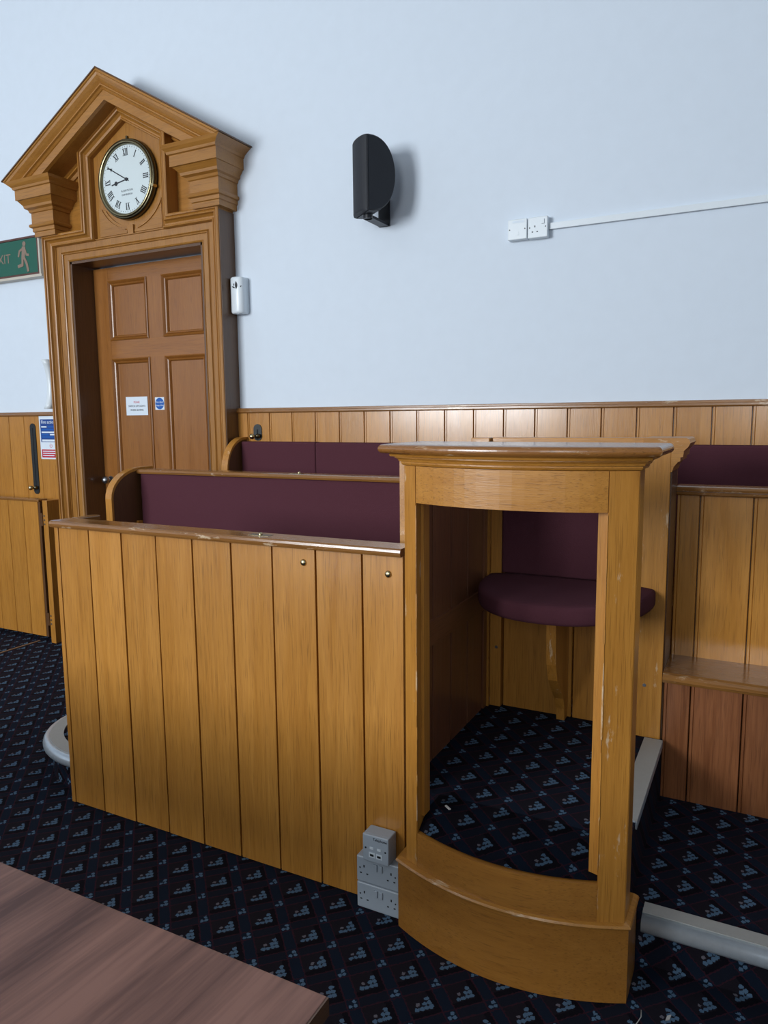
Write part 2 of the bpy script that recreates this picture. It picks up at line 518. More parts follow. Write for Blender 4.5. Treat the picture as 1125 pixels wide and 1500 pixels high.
# inner architrave (profile offset outward from the opening, depth)
pin = [(0, W), (0, 3.338), (0.003, 3.330), (0.010, 3.326), (0.012, 3.330), (0.044, 3.330), (0.046, 3.322), (0.052, 3.320), (0.055, 3.326), (0.058, 3.320), (0.062, 3.324), (0.098, 3.322), (0.100, 3.314), (0.104, 3.314), (0.104, W)]
bm = bmesh.new(); sweep(bm, [(OX0, 0), (OX0, OZ), (OX1, OZ), (OX1, 0)], pin, XZ); D('architrave', bm, 'casing_z')
# outer moulding that rises round the clock
outp = [(-4.10, 0), (-4.10, 2.640), (-3.742, 2.640), (-3.742, 3.09), (CX, 3.285), (-3.048, 3.09), (-3.048, 2.640), (-2.69, 2.640), (-2.69, 0)]
pout = [(0, W), (0, 3.272), (-0.006, 3.268), (-0.014, 3.268), (-0.016, 3.276), (-0.024, 3.270), (-0.030, 3.272), (-0.034, 3.286), (-0.044, 3.298), (-0.052, 3.300), (-0.056, 3.294), (-0.062, 3.296), (-0.066, 3.31), (-0.066, W)]
bm = bmesh.new(); sweep(bm, outp, pout, XZ); D('outer_moulding', bm, 'casing_z')
# clock board and tympanum
bm = bmesh.new(); prism(bm, [(CX - .30, 2.58), (CX + .30, 2.58), (CX + .30, 3.06), (CX, 3.23), (CX - .30, 3.06)], XZ, 3.335, W - 0.002); D('clock_board', bm, 'casing_z')
bm = bmesh.new(); prism(bm, [(CX - .73, 2.63), (CX + .73, 2.63), (CX + .73, 2.96), (CX, 3.375), (CX - .73, 2.96)], XZ, 3.362, W - 0.003); D('tympanum', bm, 'casing_x')
# spandrel panels below the clock with concentric concave edges
for s in (-1, 1):
    a_ = [(CX + s * (0.03 + 0.0), 2.592), (CX + s * 0.25, 2.592), (CX + s * 0.25, 2.755)]
    for i in range(9):
        an = math.radians(-35 - (47 * i / 8))
        a_.append((CX + 0.015 + s * 0.255 * math.cos(an) * 1.0, 2.884 + 0.255 * math.sin(an)))
    a_ = [p for p in a_ if True]
    bm = bmesh.new(); prism(bm, a_, XZ, 3.328, 3.337)
    D('spandrel_panel', bm, 'casing_x')
    bm = bmesh.new()
    sweep(bm, [(CX + 0.015 + s * 0.275 * math.cos(math.radians(-30 - 50 * i / 8)), 2.884 + 0.275 * math.sin(math.radians(-30 - 50 * i / 8))) for i in range(9)], [(-.004, 3.33), (-.003, 3.322), (.003, 3.322), (.004, 3.33)], XZ)
    D('spandrel_bead', bm, 'casing_x')
box('centre_block', CX - 0.018, CX + 0.028, 3.322, 3.336, 2.578, 2.635, 'casing_z', door)
# raking cornice
TX, TZ, AZ = 0.845, 2.945, 3.425
pr = [(0, W), (0, 3.13), (-0.010, 3.128), (-0.014, 3.134), (-0.026, 3.138), (-0.040, 3.150), (-0.056, 3.166), (-0.060, 3.158), (-0.066, 3.158), (-0.070, 3.168), (-0.078, 3.176), (-0.082, 3.172), (-0.085, 3.178), (-0.128, 3.180), (-0.132, 3.20), (-0.134, W)]
bm = bmesh.new(); sweep(bm, [(CX - TX, TZ), (CX, AZ), (CX + TX, TZ)], pr, XZ, ends='horizontal'); D('raking_cornice', bm, 'casing_x')
# bed moulding under the cornice, against the tympanum
pr2 = [(0, W), (0, 3.318), (-0.012, 3.316), (-0.02, 3.328), (-0.03, 3.326), (-0.034, 3.342), (-0.05, 3.35), (-0.05, W)]
bm = bmesh.new(); sweep(bm, [(CX - 0.60, 2.945), (CX, 3.288), (CX + 0.60, 2.945)], pr2, XZ, ends='horizontal'); D('bed_moulding', bm, 'casing_x')
# lead-brown capping on the cornice
bm = bmesh.new(); sweep(bm, [(CX - TX - .004, TZ), (CX, AZ + .001), (CX + TX + .004, TZ)], [(0.0, W), (0.0, 3.126), (0.007, 3.126), (0.007, W)], XZ); D('capping', bm, 'oak_dark_x')
# entablature blocks
lay = [(.55, .735, 3.25, 2.632), (.55, .735, 3.25, 2.66), (.545, .742, 3.243, 2.664), (.545, .742, 3.243, 2.684), (.532, .752, 3.230, 2.688), (.528, .754, 3.226, 2.697), (.532, .752, 3.230, 2.706),
       (.546, .742, 3.240, 2.711), (.546, .742, 3.240, 2.772), (.536, .748, 3.232, 2.776), (.530, .752, 3.226, 2.790), (.512, .764, 3.208, 2.798), (.508, .766, 3.204, 2.812), (.488, .78, 3.186, 2.832), (.480, .784, 3.180, 2.838),
       (.470, .79, 3.170, 2.840), (.470, .79, 3.170, 2.896), (.462, .795, 3.160, 2.900), (.458, .80, 3.156, 2.912), (.444, .82, 3.142, 2.928), (.440, .842, 3.133, 2.944)]
for s in (-1, 1):
    bm = bmesh.new()
    loft(bm, [[(CX + s * a, yf, z), (CX + s * b, yf, z), (CX + s * b, W, z), (CX + s * a, W, z)] for a, b, yf, z in lay])
    D('entablature_block', bm, 'casing_x')
# linings of the reveal: dark stain, deepened by side shade put into the colour
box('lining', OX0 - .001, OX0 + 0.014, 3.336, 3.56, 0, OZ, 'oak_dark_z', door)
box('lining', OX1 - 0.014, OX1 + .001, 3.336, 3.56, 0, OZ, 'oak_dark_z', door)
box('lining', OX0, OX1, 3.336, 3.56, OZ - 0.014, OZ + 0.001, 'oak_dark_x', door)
box('side_lining', -2.694, -2.684, 3.275, W, 0, 2.62, 'oak_dark_z', door)  # dark strip over the casing side, its turned-away shade in the colour
# leaf
leaf = bpy.data.objects.new('door_leaf', None); C.objects.link(leaf); leaf.parent = door; leaf.location = (0, 0, 0)
leaf.matrix_parent_inverse = Matrix.Translation(-door.location)
LX0, LX1, LY = OX0 + 0.016, OX1 - 0.016, 3.50
stiles = [(LX0, LX0 + .125), (CX - .062, CX + .062), (LX1 - .125, LX1)]
rails = [(0.02, 0.30), (1.885, 2.0), (2.372, OZ - 0.022)]
for a, b in (stiles[0], stiles[2]): box('stile', a, b, LY, LY + 0.045, 0.02, OZ - .022, 'door_z', leaf)
for a, b in rails: box('rail', LX0 + .125, LX1 - .125, LY + .0005, LY + 0.044, a, b, 'door_x', leaf)
for a, b in ((0.30, 1.885), (2.0, 2.372)): box('muntin', CX - .062, CX + .062, LY, LY + 0.044, a, b, 'door_z', leaf)
pm = [(0, LY + .02), (0, LY - .006), (-.006, LY - .010), (-.012, LY - .004), (-.018, LY + .004), (-.020, LY - .001), (-.027, LY + .002), (-.033, LY + .012), (-.033, LY + .02)]
for xa, xb in ((LX0 + .125, CX - .062), (CX + .062, LX1 - .125)):
    for za, zb in ((0.30, 1.885), (2.0, 2.372)):
        box('panel', xa, xb, LY + 0.016, LY + 0.03, za, zb, 'door_z', leaf)
        bm = bmesh.new(); sweep(bm, [(xa, za), (xa, zb), (xb, zb), (xb, za)], pm, XZ, closed=True); obj('panel_moulding', bm, 'door_z', leaf)
bm = bmesh.new(); cyl(bm, (LX0 + .055, LY - .004, 1.10), 'y', .024, .006); obj('knob_plate', bm, 'steel', leaf)
bm = bmesh.new(); ball(bm, (LX0 + .055, LY - .045, 1.10), .026); cyl(bm, (LX0 + .055, LY - .04, 1.10), 'y', .01, .04); obj('knob', bm, 'steel', leaf, True)

# ------------------------------------------------------------------ clock
ck = thing('wall_clock', 'round white-faced clock with roman numerals and brass rim above the door', 'clock', (-3.385, 3.335, 2.884))
KX, KZ, KY = -3.385, 2.884, 3.308
def ring_lathe(prof, seg=48):
    bm = bmesh.new()
    R = [[bm.verts.new((KX + r * math.cos(2 * math.pi * i / seg), y, KZ + r * math.sin(2 * math.pi * i / seg))) for r, y in prof] for i in range(seg)]
    k = len(prof)
    for i in range(seg):
        a, b = R[i], R[(i + 1) % seg]
        for j in range(k):
            q = (j + 1) % k
            bm.faces.new((a[j], a[q], b[q], b[j]))
    return bm
obj('case', ring_lathe([(.205, 3.334), (.222, 3.334), (.224, 3.31), (.218, 3.296), (.210, 3.30), (.205, 3.31)]), 'brass_dark', ck, True)
obj('bezel', ring_lathe([(.190, 3.306), (.196, 3.294), (.203, 3.289), (.211, 3.292), (.214, 3.300), (.206, 3.308)]), 'brass_dull', ck, True)
bm = bmesh.new(); cyl(bm, (KX, KY, KZ), 'y', .195, .02, 48); dial = obj('dial', bm, 'dial', ck)
def stroke(bm, cx, cz, ang, x0, z0, x1, z1, w):
    """stroke in numeral coordinates (x tangential, z radial outwards) at dial angle ang (clockwise from 12)"""
    d = Vector((x1 - x0, z1 - z0)).normalized(); n = Vector((-d.y, d.x)) * w / 2
    pts = [Vector((x0, z0)) + n, Vector((x1, z1)) + n, Vector((x1, z1)) - n, Vector((x0, z0)) - n]
    ca, sa = math.cos(ang), math.sin(ang)
    q = [(KX + p.x * ca + (p.y) * sa, KZ - p.x * sa + p.y * ca) for p in pts]
    prism(bm, q, XZ, KY - .0012, KY - .0002)
NUM = ['XII', 'I', 'II', 'III', 'IIII', 'V', 'VI', 'VII', 'VIII', 'IX', 'X', 'XI']
for h, s in enumerate(NUM):
    bm = bmesh.new()
    wd_ = {'I': .010, 'V': .021, 'X': .021}
    tot = sum(wd_[c_] for c_ in s)
    xx = -tot / 2
    ang = math.radians(30 * h)
    r0, r1 = .132, .170
    for c_ in s:
        w_ = wd_[c_]; mid = xx + w_ / 2
        if c_ == 'I': stroke(bm, 0, 0, ang, mid, r0, mid, r1, .0055)
        elif c_ == 'V':
            stroke(bm, 0, 0, ang, mid - .007, r1, mid, r0, .0055); stroke(bm, 0, 0, ang, mid + .007, r1, mid, r0, .002)
        else:
            stroke(bm, 0, 0, ang, mid - .007, r1, mid + .007, r0, .0055); stroke(bm, 0, 0, ang, mid + .007, r1, mid - .007, r0, .002)
        xx += w_
    stroke(bm, 0, 0, ang, -tot / 2, r1, tot / 2, r1, .0015); stroke(bm, 0, 0, ang, -tot / 2, r0, tot / 2, r0, .0015)
    obj('numeral', bm, 'ink', dial)
bm = bmesh.new()
for k in range(60): stroke(bm, 0, 0, math.radians(6 * k), 0, .177, 0, .184, .0016)
obj('minute_ring', bm, 'ink', dial)
bm = bmesh.new()
am = math.radians(300); stroke(bm, 0, 0, am, 0, -.02, 0, .165, .006); cyl(bm, (KX, KY - .004, KZ), 'y', .010, .004)
obj('minute_hand', bm, 'ink', ck)
bm = bmesh.new()
ah = math.radians(30 * 8 + 25 - 4); stroke(bm, 0, 0, ah, 0, -.015, 0, .085, .007)
dx, dz = math.sin(ah), math.cos(ah)
cyl(bm, (KX + .085 * dx, KY - .0016, KZ + .085 * dz), 'y', .0125, .0012)
stroke(bm, 0, 0, ah, 0, .09, 0, .122, .007)
obj('hour_hand', bm, 'ink', ck)
text('A.BRYSON', .016, (KX, KY - .0006, KZ - .062), 'grey_ink', dial, sx=1.25)
text('EDINBURGH', .014, (KX, KY - .0006, KZ - .084), 'grey_ink', dial, sx=1.1)
bm = bmesh.new(); bx(bm, KX - .006, KX + .006, 3.322, 3.334, KZ + .22, KZ + .245); obj('hanger', bm, 'brass_dark', ck)
bm = bmesh.new(); cyl(bm, (KX + .213, 3.29, KZ - .065), 'y', .010, .03, 12); obj('catch', bm, 'brass', ck)

# ------------------------------------------------------------------ exit sign
es = thing('exit_sign', 'green running-man exit sign in a brown frame beside the door casing', 'sign', (-4.55, W, 2.44))
EX0, EX1, EZ0, EZ1, EY = -4.86, -4.238, 2.440, 2.684, 3.355
box('back_box', EX0, EX1, EY + .004, W, EZ0, EZ1, 'sign_frame', es)
box('green_panel', EX0 + .01, EX1 - .014, EY, EY + .006, EZ0 + .014, EZ1 - .014, 'sign_green', es)
bm = bmesh.new(); sweep(bm, [(EX0, EZ0), (EX0, EZ1), (EX1, EZ1), (EX1, EZ0)], [(0, EY + .006), (0, EY - .004), (-.012, EY - .004), (-.012, EY + .006)], XZ, closed=True); obj('frame', bm, 'sign_frame', es)
box('ledge', EX0, EX1 + .03, EY - .012, W, EZ0 - .018, EZ0 - .002, 'cream_plastic', es)
box('end_strip', EX1, EX1 + .014, EY - .004, W, EZ0 - .002, EZ1, 'cream_plastic', es)
text('EXIT', .085, (-4.60, EY - .0006, 2.56), 'sign_tan', es, sx=1.0)
bm = bmesh.new()
LY_ = [0.0]
def limb(pts, w):
    for (a, b) in zip(pts, pts[1:]):
        d = (Vector(b) - Vector(a)).normalized(); n = Vector((-d.y, d.x)) * w / 2; e = d * w * .3
        q = [Vector(a) + n - e, Vector(b) + n + e, Vector(b) - n + e, Vector(a) - n - e]
        LY_[0] += .00012
        prism(bm, [(p.x, p.y) for p in q], XZ, EY - .0012 - LY_[0], EY - .0002)
mx_, mz_ = -4.385, 2.56
cyl(bm, (mx_ + .012, EY - .0012, mz_ + .082), 'y', .016, .001, 16)
limb([(mx_ + .006, mz_ + .055), (mx_ - .004, mz_ - .005)], .034)
limb([(mx_ - .004, mz_ + .052), (mx_ - .036, mz_ + .04), (mx_ - .048, mz_ + .008)], .015)
limb([(mx_ + .016, mz_ + .05), (mx_ + .03, mz_ + .012), (mx_ + .05, mz_ + .008)], .015)
limb([(mx_ - .01, mz_ - .005), (mx_ - .014, mz_ - .05), (mx_ - .055, mz_ - .056)], .02)
limb([(mx_ + .006, mz_ - .005), (mx_ + .028, mz_ - .045), (mx_ + .038, mz_ - .09)], .02)
obj('running_figure', bm, 'sign_tan', es)

# ------------------------------------------------------------------ notices
def sheet(name, x0, x1, z0, z1, y, label, cat, mat='paper'):
    o = thing(name, label, cat, ((x0 + x1) / 2, y, z0))
    box('sheet', x0, x1, y, y + 0.001, z0, z1, mat, o)
    return o
PY = LY + .0145
n1 = sheet('paper_notice', -3.70, -3.512, 1.522, 1.640, LY + .0135, 'white paper notice taped to the left door panel', 'notice')
text('PLEASE', .017, (-3.606, LY + .013, 1.605), 'red_ink', n1)
text('SWITCH OFF LIGHTS', .0165, (-3.606, LY + .013, 1.580), 'ink', n1, sx=.95)
text('WHEN LEAVING', .0165, (-3.606, LY + .013, 1.555), 'ink', n1, sx=.95)
n2 = sheet('door_sticker', -3.433, -3.357, 1.554, 1.632, LY - .0012, 'small white sticker with a blue disc on the middle of the door', 'sticker')
bm = bmesh.new(); cyl(bm, (-3.395, LY - .0018, 1.593), 'y', .036, .0006, 32); disc = obj('blue_disc', bm, 'sky_blue_print', n2)
text('Fire door', .017, (-3.395, LY - .002, 1.602), 'paper', disc); text('keep shut', .017, (-3.395, LY - .002, 1.582), 'paper', disc)
FY = W - .0245
n3 = sheet('fire_notice', -4.373, -4.163, 1.235, 1.538, FY, 'blue and red fire action notice on the panelling left of the door', 'notice')
bb = box('blue_block', -4.362, -4.172, FY - .0006, FY, 1.35, 1.502, 'blue_print', n3)
text('Fire action', .032, (-4.352, FY - .001, 1.483), 'paper', bb, align='LEFT')
for k, (zz, a, b, m_) in enumerate([(1.452, -4.352, -4.30, 'paper'), (1.452, -4.29, -4.19, 'sky_blue_print'), (1.434, -4.352, -4.20, 'sky_blue_print'), (1.416, -4.352, -4.22, 'paper'), (1.400, -4.352, -4.28, 'sky_blue_print'), (1.400, -4.27, -4.2, 'paper'), (1.384, -4.352, -4.2, 'sky_blue_print')]):
    box('print_line', a, b, FY - .001, FY - .0006, zz - .005, zz + .004, m_, bb)
box('white_bar', -4.352, -4.18, FY - .001, FY - .0006, 1.354, 1.367, 'paper', n3)
bm = bmesh.new(); sweep(bm, [(-4.268 + .012 * math.cos(a), 1.325 + .012 * math.sin(a)) for a in [2 * math.pi * i / 20 for i in range(20)]], [(-.001, FY - .0006), (-.001, FY), (.001, FY), (.001, FY - .0006)], XZ, closed=True)
bx(bm, -4.277, -4.259, FY - .0006, FY, 1.324, 1.326); obj('prohibition_ring', bm, 'red_ink', n3)
rbk = box('red_block', -4.362, -4.172, FY - .0006, FY, 1.245, 1.300, 'red_print', n3)
for zz in (1.288, 1.274, 1.259): box('print_line', -4.352, -4.19 if zz > 1.26 else -4.24, FY - .001, FY - .0006, zz - .003, zz + .003, 'paper', rbk)

# ------------------------------------------------------------------ telephone tucked behind the casing
ph = thing('wall_telephone', 'white wall telephone half hidden behind the door casing', 'telephone', (-4.17, W, 1.6))
box('cradle', -4.235, -4.125, W - .03, W, 1.58, 1.88, 'white_plastic', ph, .008)
bm = bmesh.new()
rings = []
for i in range(11):
    z = 1.57 + .32 * i / 10; tt = i / 10 * 2 - 1
    y = W - .065 + .02 * (tt * tt) * -1 + .02
    w_ = .022 + .008 * tt * tt; d_ = .016 + .014 * tt ** 4
    rings.append([(-4.214 + w_ * math.cos(a), y + d_ * math.sin(a), z) for a in [2 * math.pi * k / 12 for k in range(12)]])
loft(bm, rings); obj('handset', bm, 'white_plastic', ph, True)
bm = bmesh.new(); tube(bm, [(-4.192 + .006 * math.sin(k * 1.1), W - .036 + .006 * math.cos(k * 1.1), 1.57 - .005 * k) for k in range(24)], .003, 6); obj('cord', bm, 'white_plastic', ph, True)

# ------------------------------------------------------------------ slotted lever plates in the panelling
def lever(xc, z0, z1, zk, label):
    o = thing('lever_plate', label, 'lever', (xc, W - .022, z0))
    r = .028
    st = [(xc + r * math.cos(a), z1 - r + r * math.sin(a)) for a in [math.pi * i / 10 for i in range(11)]] + [(xc + r * math.cos(a), z0 + r + r * math.sin(a)) for a in [math.pi + math.pi * i / 10 for i in range(11)]]
    bm = bmesh.new(); prism(bm, st, XZ, W - .027, W - .0225); obj('plate', bm, 'iron', o)
    box('slot', xc - .004, xc + .004, W - .0276, W - .0268, z0 + .03, z1 - .03, 'hole', o)
    bm = bmesh.new(); cyl(bm, (xc, W - .06, zk), 'y', .006, .034, 10); obj('stem', bm, 'brass_dark', o)
    bm = bmesh.new(); ball(bm, (xc - .012, W - .062, zk + .002), .016); obj('knob', bm, 'brass', o, True)
    bm = bmesh.new(); ball(bm, (xc + .012, W - .042, zk + .004), .013); obj('knob', bm, 'brass_dark', o, True)
lever(-4.44, .992, 1.475, 1.035, 'long dark slotted plate with brass knobs left of the door')
lever(-2.547, 1.3685, 1.462, 1.392, 'dark slotted plate with brass knob above the rear pew cushion')

# ------------------------------------------------------------------ half gate folded against the wall
gp = thing('gate_post', 'narrow oak gate post between the open half gate and the door casing', 'post', (-4.2, 3.3, 0))
box('post', -4.228, -4.182, 3.245, W - .023, 0, .97, 'oak_z', gp, .002)
box('filler_board', -4.182, -4.102, 3.35, W - .023, 0, .972, 'oak_dark_z', gp)
gt = thing('half_gate', 'low boarded oak half gate folded back against the wall panelling', 'gate', (-4.7, 3.26, 0.03))
gx = [-4.283, -4.43, -4.583, -4.736, -4.889, -5.04, -5.19]
for b, a in zip(gx, gx[1:]): board(gt, a, 3.252, .035, b - a, .925, 'oak_z', .025)
for q in gt.children: q.matrix_parent_inverse = Matrix.Translation(-Vector(gt.location))
box('edge_stile', -4.2825, -4.262, 3.254, 3.31, .035, .958, 'oak_dark_z', gt)
box('back_frame', -5.19, -4.283, 3.279, 3.31, .035, .958, 'oak_x', gt)
box('top_rail', -5.195, -4.262, 3.244, 3.315, .958, .975, 'oak_cap_x', gt, .004)
for zz in (.80, .12):
    h = obj('hinge', bx(bmesh.new(), -4.262, -4.229, 3.240, 3.250, zz, zz + .085), 'oak_dark_z', gt)
    for k in range(3):
        bm = bmesh.new(); cyl(bm, (-4.215, 3.2425, zz + .012 + .028 * k), 'y', .006, .004, 10); obj('hinge_screw', bm, 'steel', gp)
sm = box('carpet_seam_strip', -4.345, -4.333, 2.2, 3.24, 0, .004, 'seam_strip')
tag(sm, 'thin tan strip across the carpet in front of the half gate', 'strip')

# ------------------------------------------------------------------ front panel of the pews
YP = 1.855
fp = thing('pew_front_panel', 'long honey oak boarded front panel with a rounded cap rail', 'panel', (0, 0, 0))
grooves = [-2.338, -2.178, -2.014, -1.850, -1.686, -1.523, -1.360, -1.198, -1.036, -0.899]
for a, b in zip(grooves, grooves[1:]): board(fp, a, YP, 0.004, b - a, 1.096, 'oak_z', .024, gap=.0062, vee=.001)
bm = bmesh.new(); bx(bm, -2.358, -2.338, YP - .002, YP + .026, 0.002, 1.10, .002); obj('corner_strip', bm, 'oak_z', fp)
box('backing', -2.345, -.899, YP + .0245, YP + .04, 0.002, 1.095, 'hole', fp)
box('end_panel', -2.352, -2.325, YP + .027, 2.035, 0.158, 1.10, 'oak_y', fp)
capp = [(-.0, 1.098), (-.003, 1.104), (-.004, 1.111), (-.002, 1.118), (.004, 1.122), (.090, 1.122), (.095, 1.118), (.096, 1.110), (.090, 1.101)]
bm = bmesh.new()
rings = []
for xx in (-2.362, -2.356, -2.34, -.899):
    e = .006 if xx == -2.362 else 0
    rings.append([(xx, 1.834 + d + (e if d < .04 else -e), z - (e * .4 if z > 1.11 else 0)) for d, z in capp])
loft(bm, rings); obj('cap_rail', bm, 'oak_cap_x', fp)
bm = bmesh.new(); bx(bm, -2.358, -2.318, 1.9301, 2.04, 1.1005, 1.1215, .005); obj('cap_return', bm, 'oak_cap_y', fp)
for xx, zz in ((-1.241, 1.052), (-.949, 1.042)):
    bm = bmesh.new(); bmesh.ops.create_uvsphere(bm, u_segments=16, v_segments=10, radius=.011, matrix=Matrix.Translation((xx, YP - .001, zz)) @ Matrix.Diagonal((1, .7, 1, 1))); obj('brass_stud', bm, 'brass', fp, True)
box('inlaid_plate', -1.46, -1.38, 1.865, 1.895, 1.1215, 1.1228, 'brass_dark', fp)
bm = bmesh.new(); ball(bm, (-1.42, 1.88, 1.124), .007, 10); obj('latch_pin', bm, 'brass', fp, True)

# ------------------------------------------------------------------ pews
def pew_end(parent, x, yb, yf, zt, rad_y, rad_z, z0):
    pts = [(yb, z0), (yb, zt)]
    n = 10
    for i in range(n + 1):
        a = math.radians(90 + 90 * i / n)
        pts.append((yf + rad_y + rad_y * math.cos(a), zt - rad_z + rad_z * math.sin(a)))
    pts.append((yf, z0))
    bm = bmesh.new(); prism(bm, pts, YZ, x, x + .034); obj('pew_end', bm, 'oak_dark_z', parent)
    # lighter rounded facing along the curved edge
    path = [p for p in pts[1:]]
    bm = bmesh.new(); sweep(bm, path, [(-.001, x - .004), (-.014, x - .004), (-.014, x + .038), (-.001, x + .038), (.006, x + .03), (.006, x + .004)], YZ)
    obj('edge_facing', bm, 'oak_worn_z', parent)

def pad(name, x0, x1, y0, y1, z0, z1, parent, bev=.018):
    bm = bx(bmesh.new(), x0, x1, y0, y1, z0, z1)
    es = [e for e in bm.edges]
    bmesh.ops.bevel(bm, geom=es, offset=bev, segments=4, affect='EDGES', profile=0.6)
    return obj(name, bm, 'cushion', parent, True)

p2 = thing('middle_pew', 'oak pew with a long maroon back cushion behind the front panel', 'pew', (-2.0, 2.7, ZS))
pad('back_cushion', -2.872, -1.00, 2.795, 2.828, .66, 1.216, p2, .01)
box('back_board', -2.885, -1.00, 2.828, 2.868, ZS, 1.214, 'oak_x', p2)
bm = bmesh.new(); sweep(bm, [(-2.90, 0), (-1.00, 0)], [(2.784, 1.217), (2.782, 1.226), (2.786, 1.235), (2.795, 1.238), (2.872, 1.238), (2.876, 1.23), (2.872, 1.217)], lambda a, b, h: (a, b, h)); bm.free()
bm = bmesh.new(); loft(bm, [[(xx, 2.784, 1.217), (xx, 2.781, 1.226), (xx, 2.786, 1.236), (xx, 2.795, 1.239), (xx, 2.87, 1.239), (xx, 2.876, 1.23), (xx, 2.872, 1.217)] for xx in (-2.885, -1.0)]); obj('cap_rail', bm, 'oak_cap_x', p2)
pew_end(p2, -2.92, 2.90, 2.622, 1.234, .20, .135, ZS)
box('arm_block', -2.884, -2.868, 2.766, 2.795, ZS, .972, 'oak_z', p2)
box('seat', -2.88, -1.00, 2.46, 2.795, .585, .615, 'oak_cap_x', p2, .006)
pad('seat_cushion', -2.87, -1.01, 2.47, 2.79, .615, .655, p2, .012)
box('seat_front', -2.88, -1.00, 2.50, 2.52, ZS, .585, 'pine_z', p2)
box('hymn_latch', -1.95, -1.885, 2.81, 2.835, 1.2385, 1.2398, 'brass_dark', p2)
bm = bmesh.new(); ball(bm, (-1.90, 2.82, 1.242), .007, 10); obj('latch_pin', bm, 'brass', p2, True)

p3 = thing('rear_pew', 'rear oak pew with a maroon back cushion against the wall panelling', 'pew', (-1.9, 3.2, ZS))
pad('back_cushion', -2.622, -2.128, 3.315, 3.375, .80, 1.366, p3, .012)
pad('back_cushion', -2.128, -.96, 3.315, 3.375, .80, 1.364, p3, .012)
pew_end(p3, -2.66, 3.375, 3.205, 1.376, .155, .165, ZS)
box('seat', -2.625, -.96, 3.02, 3.372, .72, .75, 'oak_cap_x', p3, .006)
box('seat_front', -2.625, -.96, 3.05, 3.07, ZS, .72, 'pine_z', p3)

rb = thing('right_bench', 'oak bench with boarded back and red pine kickboards beside the witness stand', 'bench', (.6, 2.7, ZS))
BX1 = 1.60
xs = [-.272, -.1845] + [-.0229 + .1616 * k for k in range(11)]
for a, b in zip(xs, xs[1:]): board(rb, a, 2.628, ZS, b - a, .428, 'pine_z', .02, bead=True)
xs = [-.272, -.194] + [-.024 + .17 * k for k in range(10)]
for a, b in zip(xs, xs[1:]): board(rb, a, 2.815, .612, b - a, .596, 'oak_gloss_z', .022, bead=True)
for q in rb.children: q.matrix_parent_inverse = Matrix.Translation(-Vector(rb.location))
box('back_frame', -.272, BX1, 2.8375, 2.86, ZS, 1.206, 'oak_dark_x', rb)
bm = bmesh.new(); loft(bm, [[(xx, 2.80, 1.207), (xx, 2.792, 1.212), (xx, 2.796, 1.219), (xx, 2.784, 1.224), (xx, 2.782, 1.231), (xx, 2.786, 1.238), (xx, 2.795, 1.241), (xx, 2.87, 1.241), (xx, 2.874, 1.225), (xx, 2.87, 1.207)] for xx in (-.272, BX1)]); obj('cap_rail', bm, 'oak_cap_x', rb)
bm = bmesh.new(); loft(bm, [[(xx, 2.815, .578), (xx, 2.60, .578), (xx, 2.588, .582), (xx, 2.582, .592), (xx, 2.582, .602), (xx, 2.588, .611), (xx, 2.60, .615), (xx, 2.815, .615)] for xx in (-.272, BX1)]); obj('seat', bm, 'oak_cap_x', rb)

r4 = thing('rear_bench', 'maroon cushioned rear bench against the wall right of the witness stand', 'bench', (.6, 3.3, ZS))
pad('back_cushion', -.372, BX1, 3.315, 3.375, .80, 1.366, r4, .012)
box('seat', -.37, BX1, 3.02, 3.372, .72, .75, 'oak_cap_x', r4, .006)
box('seat_front', -.37, BX1, 3.05, 3.07, ZS, .72, 'pine_z', r4)

# ------------------------------------------------------------------ witness stand (bow fronted)
ws = thing('witness_stand', 'bow-fronted oak witness stand with a moulded curved top', 'witness stand', (-.56, 1.78, 0))
def bowY(xr, half, chord, sag): return chord - sag * (1 - (xr / half) ** 2)
def outline(cx, half, chord, sag, off, back, n=28):
    h = half + off
    p = [(cx - h + 2 * h * i / n, bowY(-h + 2 * h * i / n, h, chord - off, sag)) for i in range(n + 1)]
    return p + [(cx + h, back), (cx - h, back)]
def bow_loft(layers, cx, half, chord, sag, back):
    bm = bmesh.new()
    return loft(bm, [[(x, y, z) for x, y in outline(cx, half, chord, sag, o, back)] for o, z in layers])
PC, PH = -.5675, .3235
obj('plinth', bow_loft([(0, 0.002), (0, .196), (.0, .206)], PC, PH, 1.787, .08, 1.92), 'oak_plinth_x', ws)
obj('plinth_bead', bow_loft([(.0, .206), (.004, .208), (.006, .213), (.003, .218), (-.008, .221)], PC, PH, 1.787, .08, 1.92), 'oak_worn_x', ws)
SC, SH, SCH, SSG = -.5595, .3055, 1.789, .078
def bow_piece(x0, x1, o0, o1, z0, z1, n=16):
    """curved slab between x0..x1, from front offset o0 back to offset o1 (negative = towards the inside)"""
    bm = bmesh.new()
    X = [x0 + (x1 - x0) * i / n for i in range(n + 1)]
    f = [(x, bowY(x - SC, SH, SCH, SSG) - o0) for x in X]
    b = [(x, bowY(x - SC, SH, SCH, SSG) - o1) for x in X]
    return prism(bm, f + b[::-1], XY, z0, z1)
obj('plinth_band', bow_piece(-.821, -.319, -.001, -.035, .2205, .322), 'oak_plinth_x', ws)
def post(x0, x1, yb):
    bm = bmesh.new()
    y0, y1 = bowY(x0 - SC, SH, SCH, SSG), bowY(x1 - SC, SH, SCH, SSG)
    prism(bm, [(x0, y0), (x1, y1), (x1, yb), (x0, yb)], XY, .2205, 1.362)
    bmesh.ops.bevel(bm, geom=[e for e in bm.edges if abs(e.verts[0].co.z - e.verts[1].co.z) > .5], offset=.002, segments=2, affect='EDGES')
    return bm
obj('post', post(-.865, -.8205, 1.838), 'oak_worn_z', ws)
obj('post', post(-.3195, -.254, 1.862), 'oak_worn_z', ws)
